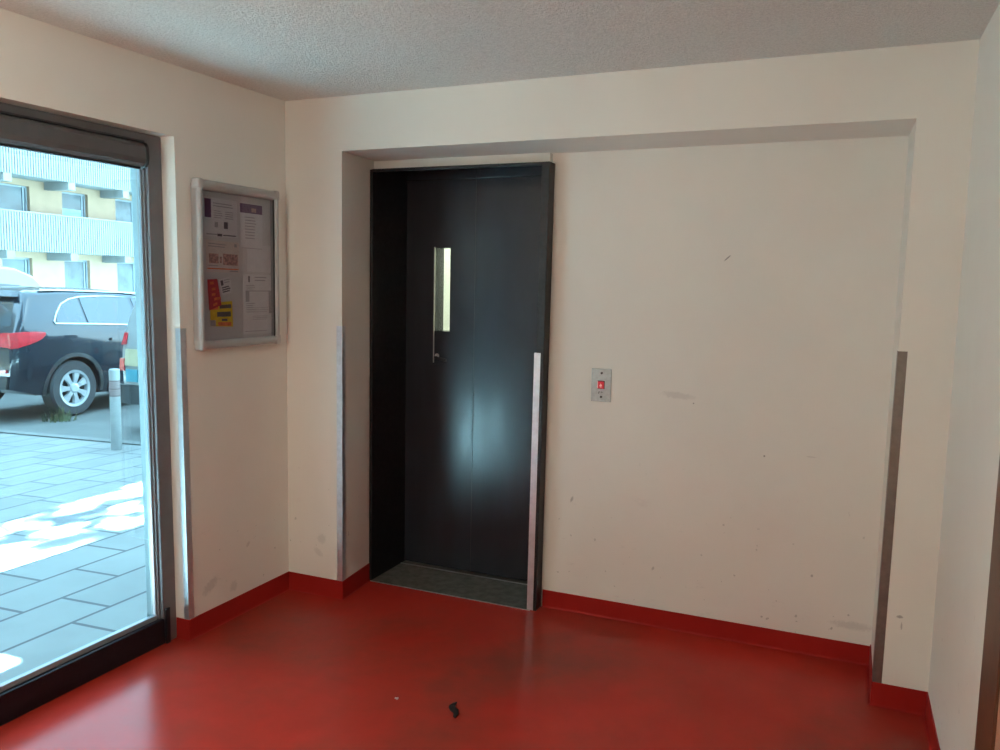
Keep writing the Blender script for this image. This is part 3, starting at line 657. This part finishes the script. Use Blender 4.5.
# ---- cars
def interp(tab, t):
    if t <= tab[0][0]: return tab[0][1]
    for (a, va), (c_, vc) in zip(tab, tab[1:]):
        if t <= c_:
            f = (t - a) / (c_ - a); return va + (vc - va) * f
    return tab[-1][1]
class Car:
    def __init__(s, root, top, bot, plan, side, paint, axles, wheel_r, rimmat, length):
        s.root, s.top, s.bot, s.plan, s.side, s.L = root, top, bot, plan, side, length
        s.paint, s.axles, s.wr = paint, axles, wheel_r
        s.body(); s.wheels(rimmat)
    def half(s, y, z): return interp(s.plan, y) * interp(s.side, z)
    def section(s, y):
        zb, zt = interp(s.bot, y), interp(s.top, y); r = min(.10, (zt - zb) * .3)
        pts = [(0, zb)]
        for k in range(15):
            z = zb + (zt - r - zb) * k / 14; pts.append((s.half(y, z), z))
        w0 = s.half(y, zt - r); w1 = min(w0, s.half(y, zt))
        for k in range(1, 6):
            a = math.pi / 2 * k / 5; pts.append((w1 - r * .9 + (w0 - w1 + r * .9) * math.cos(a), zt - r + r * math.sin(a)))
        w2 = pts[-1][0]
        for k in range(1, 5): pts.append((w2 * (1 - k / 4), zt + .022 * (1 - (1 - k / 4) ** 2)))
        return pts
    def body(s):
        ys = sorted(set([p[0] for p in s.top] + [p[0] for p in s.plan] + [s.L * k / 56 for k in range(57)]))
        b = MB(); rings = []
        for y in ys:
            h = s.section(y); full = [(x, y, z) for x, z in h] + [(-x, y, z) for x, z in h[-2:0:-1]]
            rings.append([b.bm.verts.new(p) for p in full])
        n = len(rings[0])
        for a, c_ in zip(rings, rings[1:]):
            for k in range(n): b.bm.faces.new((a[k], a[(k + 1) % n], c_[(k + 1) % n], c_[k]))
        b.bm.faces.new(rings[0][::-1]); b.bm.faces.new(rings[-1])
        o = b.build('car_body', s.paint, s.root)
        wmax = max(p[1] for p in s.plan)
        for ya in s.axles:
            for sg in (-1, 1):
                cb_ = MB().lathe([(s.wr * 1.16, -.2), (s.wr * 1.16, .35)], 40, Matrix.Translation((sg * (wmax - .1), ya, s.wr)) @ Matrix.Rotation(sg * math.pi / 2, 4, 'Y'))
                cu = cb_.build('cutter', s.paint)
                m = o.modifiers.new('arch', 'BOOLEAN'); m.operation = 'DIFFERENCE'; m.object = cu; m.solver = 'EXACT'
        keep = s.root.matrix_world.copy()
        cus = [m.object for m in o.modifiers]
        o.parent = None
        bpy.context.view_layer.update()
        dg = bpy.context.evaluated_depsgraph_get()
        me = bpy.data.meshes.new_from_object(o.evaluated_get(dg))
        o.modifiers.clear(); o.data = me; o.parent = s.root
        for cu in cus: bpy.data.objects.remove(cu)
        me.materials.clear(); me.materials.append(s.paint)
        for p in me.polygons: p.use_smooth = True
        m = o.modifiers.new('split', 'EDGE_SPLIT'); m.split_angle = math.radians(32)
        s.obj = o
    def side_patch(s, name, outline, mat, eps=.008, sg=1, parent=None, thick=.006):
        b = MB()
        def P(y, z, e): return (sg * (s.half(y, z) + e), y, z)
        A = [b.bm.verts.new(P(y, z, eps)) for y, z in outline]; B = [b.bm.verts.new(P(y, z, eps - thick)) for y, z in outline]
        n = len(outline); b.bm.faces.new(A); b.bm.faces.new(B[::-1])
        for i in range(n): b.bm.faces.new((A[i], B[i], B[(i + 1) % n], A[(i + 1) % n]))
        bmesh.ops.triangulate(b.bm, faces=[f for f in b.bm.faces if len(f.verts) > 4])
        return b.build(name, mat, parent or s.root)
    def side_strip(s, name, pts, mat, eps=.01, sg=1, n=6):
        # pts: (y, z low, z high) along the flank; follows the body closely
        b = MB(); rows = []
        for (y, za, zb) in pts:
            rows.append([(sg * (s.half(y, za) - .02), y, za)] + [(sg * (s.half(y, za + (zb - za) * k / n) + eps), y, za + (zb - za) * k / n) for k in range(n + 1)] + [(sg * (s.half(y, zb) - .02), y, zb)])
        vv = b.grid(rows); b.bm.faces.new(vv[0]); b.bm.faces.new(vv[-1][::-1])
        return b.build(name, mat, s.root)
    def side_line(s, name, pts, mat, w=.02, eps=.01, sg=1):
        b = MB(); rows = []
        for i, (y, z) in enumerate(pts):
            a = Vector(pts[max(0, i - 1)]); c_ = Vector(pts[min(len(pts) - 1, i + 1)]); d = (c_ - a).normalized(); nn = Vector((-d.y, d.x)) * w / 2
            q1 = (y + nn.x, z + nn.y); q2 = (y - nn.x, z - nn.y)
            rows.append([(sg * (s.half(*q1) - .01), *q1), (sg * (s.half(*q1) + eps), *q1), (sg * (s.half(*q2) + eps), *q2), (sg * (s.half(*q2) - .01), *q2)])
        b.grid(rows); return b.build(name, mat, s.root)
    def y_at(s, z):
        t = s.top
        for (a, va), (c_, vc) in zip(t, t[1:]):
            if va <= z <= vc and vc > va: return a + (c_ - a) * (z - va) / (vc - va)
        return 0.0
    def rear_patch(s, name, outline, mat, eps=.012, thick=.02, parent=None):
        b = MB()
        A = [b.bm.verts.new((x, s.y_at(z) - eps + .10 * max(0, abs(x) - .5) ** 2, z)) for x, z in outline]; B = [b.bm.verts.new((v.co.x, v.co.y + thick, v.co.z)) for v in A]
        n = len(outline); b.bm.faces.new(A); b.bm.faces.new(B[::-1])
        for i in range(n): b.bm.faces.new((A[i], B[i], B[(i + 1) % n], A[(i + 1) % n]))
        bmesh.ops.triangulate(b.bm, faces=[f for f in b.bm.faces if len(f.verts) > 4])
        return b.build(name, mat, parent or s.root)
    def wheels(s, rimmat):
        r = s.wr; wmax = max(p[1] for p in s.plan)
        for ya in s.axles:
            for sg in (1, -1):
                T = Matrix.Translation((sg * (wmax - .13), ya, r)) @ Matrix.Rotation(sg * math.pi / 2, 4, 'Y')
                b = MB().lathe([(r * .66, -.10), (r * .93, -.105), (r, -.075), (r, .075), (r * .93, .105), (r * .67, .10), (r * .64, .06), (r * .62, .03), (r*.1, .02)], 44, T, cap=True)
                w_ = b.build('wheel', M['tyre'], s.root)
                b = MB(); ro, ri = r * .66, r * .57
                rows = []
                for k in range(45):
                    a = 2 * math.pi * k / 44
                    rows.append([T @ Vector((q * math.cos(a), q * math.sin(a), h)) for q, h in ((ro, .05), (ro, .104), (ri, .098), (ri - .015, .05))])
                b.grid(rows)
                for k in range(7):
                    a = 2 * math.pi * k / 7 + .22; Rm = T @ Matrix.Rotation(a, 4, 'Z')
                    for sx in (1,):
                        v = []
                        for (rad, hw, h) in ((r * .09, .038, .088), (r * .30, .030, .094), (ri + .012, .060, .09)):
                            v.append([Rm @ Vector((rad, -hw, h - .03)), Rm @ Vector((rad, -hw * .8, h)), Rm @ Vector((rad, hw * .8, h)), Rm @ Vector((rad, hw, h - .03))])
                        b.grid(v)
                b.lathe([(r * .17, .06), (r * .17, .098), (r * .12, .104), (.01, .104)], 20, T)
                rm = b.build('rim', rimmat, w_)

suv = empty('suv_car', (-7.675, 3.464, -.243), (math.radians(-2.0), 0, math.radians(3.0)), label='black suv car seen from its rear right corner, parked behind the weeds', cat='car')
cs = Car(suv,
    top=[(0, .80), (.02, .96), (.10, 1.15), (.20, 1.36), (.30, 1.54), (.34, 1.60), (.42, 1.625), (.9, 1.655), (1.7, 1.668), (2.5, 1.62), (2.9, 1.46), (3.45, 1.14), (4.2, 1.03), (4.5, .90), (4.63, .66)],
    bot=[(0, .40), (.25, .34), (.5, .28), (4.0, .26), (4.63, .34)],
    plan=[(0, .82), (.06, .865), (.2, .905), (.45, .93), (.8, .94), (3.6, .94), (4.2, .90), (4.5, .80), (4.63, .64)],
    side=[(.25, .93), (.45, .975), (.75, 1.0), (.98, .995), (1.10, .97), (1.22, .93), (1.56, .745), (1.68, .64)],
    paint=M['suv'], axles=(.86, 3.67), wheel_r=.365, rimmat=M['rim'], length=4.63)
qw = [(0.610, 1.225), (1.070, 1.22), (1.070, 1.535), (0.930, 1.51), (0.790, 1.45), (0.680, 1.34)]
dw = [(1.110, 1.22), (1.960, 1.20), (1.960, 1.565), (1.530, 1.565), (1.110, 1.543)]
fw = [(2.020, 1.20), (2.990, 1.17), (2.630, 1.44), (2.360, 1.545), (2.020, 1.565)]
for o_ in (qw, dw, fw):
    cs.side_patch('side_window', o_, M['carglass']); cs.side_patch('side_window', o_, M['carglass'], sg=-1)
cs.side_line('window_trim', [(2.990, 1.16), (2.010, 1.19), (1.110, 1.208), (0.600, 1.213), (0.585, 1.235), (0.660, 1.34), (0.780, 1.46), (0.930, 1.525), (1.110, 1.56), (1.530, 1.585), (2.010, 1.585), (2.410, 1.56)], M['chrome'], .017, .012)
cs.side_line('roof_rail', [(.55, 1.632), (1.0, 1.642), (2.2, 1.645)], M['chrome'], .02, .03)
cs.side_line('door_seam', [(1.570, .5), (1.210, .58), (1.110, .75), (1.110, 1.14)], M['trimblack'], .012, .002)
cs.side_line('door_seam', [(1.990, .4), (1.990, 1.14)], M['trimblack'], .012, .002)
cs.side_line('sill_trim', [(1.42, .33), (3.3, .33)], M['trimblack'], .14, .012)
arch = [(.86 + .445 * math.cos(a), .365 + .445 * math.sin(a)) for a in [math.radians(-8 + 196 * k / 24) for k in range(25)]]
cs.side_line('arch_trim', arch, M['trimblack'], .05, .010)
cs.side_patch('fuel_flap', [(0.690, .90), (0.890, .90), (0.890, 1.06), (0.690, 1.06)], M['suv'], .004)
cs.side_line('door_handle', [(1.430, 1.00), (1.660, 1.00)], M['suv'], .03, .03)
# rear end
cs.rear_patch('rear_window', [(-.70, 1.17), (.70, 1.17), (.56, 1.50), (-.56, 1.50)], M['carglass'])
cs.rear_patch('spoiler', [(-.60, 1.535), (.60, 1.535), (.56, 1.60), (-.56, 1.60)], M['suv'], .10, .16)
for sg in (1, -1):
    cs.rear_patch('tail_light', [(sg * .30, .94), (sg * .83, .91), (sg * .80, 1.095), (sg * .30, 1.07)], M['tail'], .04, .06)
    cs.side_strip('tail_light', [(-.005, .90, 1.09), (.06, .91, 1.10), (.12, .93, 1.105), (.20, .955, 1.11), (.28, .985, 1.11), (.36, 1.02, 1.11), (.42, 1.07, 1.10)], M['tail'], .012, sg)
    cs.rear_patch('reflector', [(sg * .35, .60), (sg * .76, .60), (sg * .76, .64), (sg * .35, .64)], M['tail'], .03, .04)
cs.rear_patch('lower_bumper', [(-.76, .40), (.76, .40), (.79, .56), (-.79, .56)], M['trimblack'], .03, .06)
cs.rear_patch('bumper_skid', [(-.66, .40), (.66, .40), (.66, .46), (-.66, .46)], M['bwframe'], .04, .03)

wc = empty('white_car', (-4.43, 3.62, -.21), (0, 0, math.radians(-2.0)), label='white hatchback car whose tail light edge shows by the window frame', cat='car')
ch = Car(wc,
    top=[(0, .62), (.02, .92), (.07, 1.10), (.16, 1.34), (.26, 1.56), (.34, 1.60), (.9, 1.64), (1.7, 1.64), (2.4, 1.56), (3.1, 1.10), (3.7, .98), (3.95, .84), (4.05, .60)],
    bot=[(0, .32), (.25, .26), (3.7, .24), (4.05, .30)],
    plan=[(0, .70), (.05, .77), (.2, .83), (.5, .85), (3.2, .85), (3.8, .78), (4.05, .60)],
    side=[(.22, .95), (.5, .99), (.8, 1.0), (1.05, .985), (1.3, .95), (1.55, .88), (1.62, .82)],
    paint=M['white'], axles=(.72, 3.25), wheel_r=.31, rimmat=M['rim'], length=4.05)
for o_ in ([(.52, 1.06), (1.35, 1.05), (1.35, 1.46), (.75, 1.44)], [(1.42, 1.05), (2.85, 1.04), (2.3, 1.44), (1.42, 1.46)]):
    ch.side_patch('side_window', o_, M['carglass']); ch.side_patch('side_window', o_, M['carglass'], sg=-1)
ch.rear_patch('rear_window', [(-.52, 1.13), (.52, 1.13), (.46, 1.46), (-.46, 1.46)], M['carglass'])
for sg in (1, -1):
    ch.rear_patch('tail_light', [(sg * .685, 1.00), (sg * .75, .99), (sg * .74, 1.13), (sg * .69, 1.13)], M['tail'], .02, .08)
    ch.rear_patch('tail_light', [(sg * .68, .70), (sg * .75, .70), (sg * .75, .84), (sg * .68, .84)], M['tail'], .02, .08)
ch.rear_patch('number_plate', [(-.67, .76), (-.22, .76), (-.22, .95), (-.67, .95)], M['numyellow'], .018, .01)
ch.rear_patch('sticker', [(-.64, .58), (-.46, .58), (-.46, .72), (-.64, .72)], M['cyan'], .018, .01)
ch.rear_patch('bumper', [(-.74, .33), (.74, .33), (.75, .54), (-.75, .54)], M['trimblack'], .035, .08)

vn = empty('white_van', (-11.3, 3.6, -.42), (0, 0, 0), label='white van behind the black suv with only its rounded roof showing', cat='van')
cv = Car(vn,
    top=[(0, 1.0), (.03, 1.3), (.10, 1.9), (.2, 2.05), (.5, 2.12), (2.2, 2.14), (2.75, 2.09), (3.05, 1.96), (3.25, 1.72), (3.6, 1.30), (4.2, 1.14), (4.5, .95), (4.6, .7)],
    bot=[(0, .36), (4.6, .34)], plan=[(0, .86), (.1, .93), (.4, .96), (3.6, .96), (4.3, .88), (4.6, .70)],
    side=[(.3, .96), (.7, 1.0), (1.2, .985), (1.9, .90), (2.15, .80)], paint=M['white'], axles=(.95, 3.7), wheel_r=.33, rimmat=M['rim'], length=4.6)
cv.side_patch('side_window', [(2.0, 1.28), (3.2, 1.25), (2.75, 1.8), (2.0, 1.85)], M['carglass']); cv.side_patch('side_window', [(2.0, 1.28), (3.2, 1.25), (2.75, 1.8), (2.0, 1.85)], M['carglass'], sg=-1)
for sg in (1, -1): cv.rear_patch('tail_light', [(sg * .70, .95), (sg * .84, .95), (sg * .84, 1.28), (sg * .70, 1.28)], M['tail'], .02, .05)
cv.rear_patch('rear_window', [(-.62, 1.35), (.62, 1.35), (.58, 1.8), (-.58, 1.8)], M['carglass'])

# ---- block of flats across the street
fl = empty('apartment_building', (-27.03, 17.96, 0), (0, 0, math.atan2(-.994 * 0 + .109, .994)), label='pale block of flats with white slatted balconies across the street', cat='building')
# local frame: +y runs along the facade, +x towards us; balcony fronts lie at x = 0
PER = 3.07; SPX = [1.25 + PER * k for k in range(-4, 5)]
floors = [-1.35, 1.68 + .85 - .0, 5.40]
WB = -1.3
def opening(k): return SPX[k], SPX[k] + 1.42
s0, s1 = SPX[0] - 1.8, SPX[-1] + 3.2
levels = [(-1.6, 2.55), (2.55, 5.42), (5.42, 8.3), (8.3, 11.18), (11.18, 14.06)]
b = MB()
for (za, zb) in levels:
    prev = s0
    for k in range(len(SPX)):
        a, c_ = opening(k)
        b.box((WB - .3, prev, za), (WB, a, zb)); prev = c_
        b.box((WB - .3, a, zb - .32), (WB, c_, zb))
        b.box((WB - .3, a, za), (WB, c_, za + (1.0 if za > 0 else .9)))
    b.box((WB - .3, prev, za), (WB, s1, zb))
b.box((WB - 8, s0, -1.6), (WB - 1.2, s1, 14.06)).box((WB - 8, s0, 14.06), (.2, s1, 14.4))
b.build('wall', M['facade'], fl)
for li, (za, zb) in enumerate(levels):
    for k in range(len(SPX)):
        a, c_ = opening(k); z0 = za + (1.0 if za > 0 else .9); z1 = zb - .32
        f = MB(); x = WB - .14
        f.box((x - .05, a, z0), (x, a + .07, z1)).box((x - .05, c_ - .22, z0), (x, c_ - .15, z1)).box((x - .05, c_ - .07, z0), (x, c_, z1)).box((x - .05, a, z1 - .07), (x, c_, z1)).box((x - .05, a, z0), (x, c_, z0 + .07))
        fo = f.build('window', M['bwframe'], fl)
        MB().box((x - .04, a + .07, z0 + .07), (x - .03, c_ - .07, z1 - .07)).build('pane', M['shade'], fo)
        if (k + li) % 2 == 0 or k == 5: MB().box((x - .028, a + .07, z0 + .07), (x - .022, c_ - .22, z0 + .07 + (z1 - z0) * .5)).build('curtain', M['curtain'], fo)
for (zb, zt) in ((2.48, 3.93), (5.36, 6.83), (8.24, 9.7), (11.12, 12.6)):
    bal = MB().box((WB, s0, zb + .0), (-.06, s1, zb + .2)).build('balcony_slab', M['slab'], fl)
    r = MB(); y = s0
    while y < s1:
        r.box((-.035, y, zb - .02), (0, y + .072, zt)); y += .122
    r.build('balcony_slats', M['balcony'], bal)
    MB().box((-.06, s0, zt), (.02, s1, zt + .05)).build('handrail', M['balcony'], bal)
    MB().box((-.062, s0, zb), (-.037, s1, zt)).build('balcony_panel', M['slab'], bal)
    for k in range(len(SPX)):
        yb = SPX[k] + 2.15
        MB().box((WB, yb, zb - .32), (-.04, yb + .36, zb)).build('beam', M['slab'], bal)
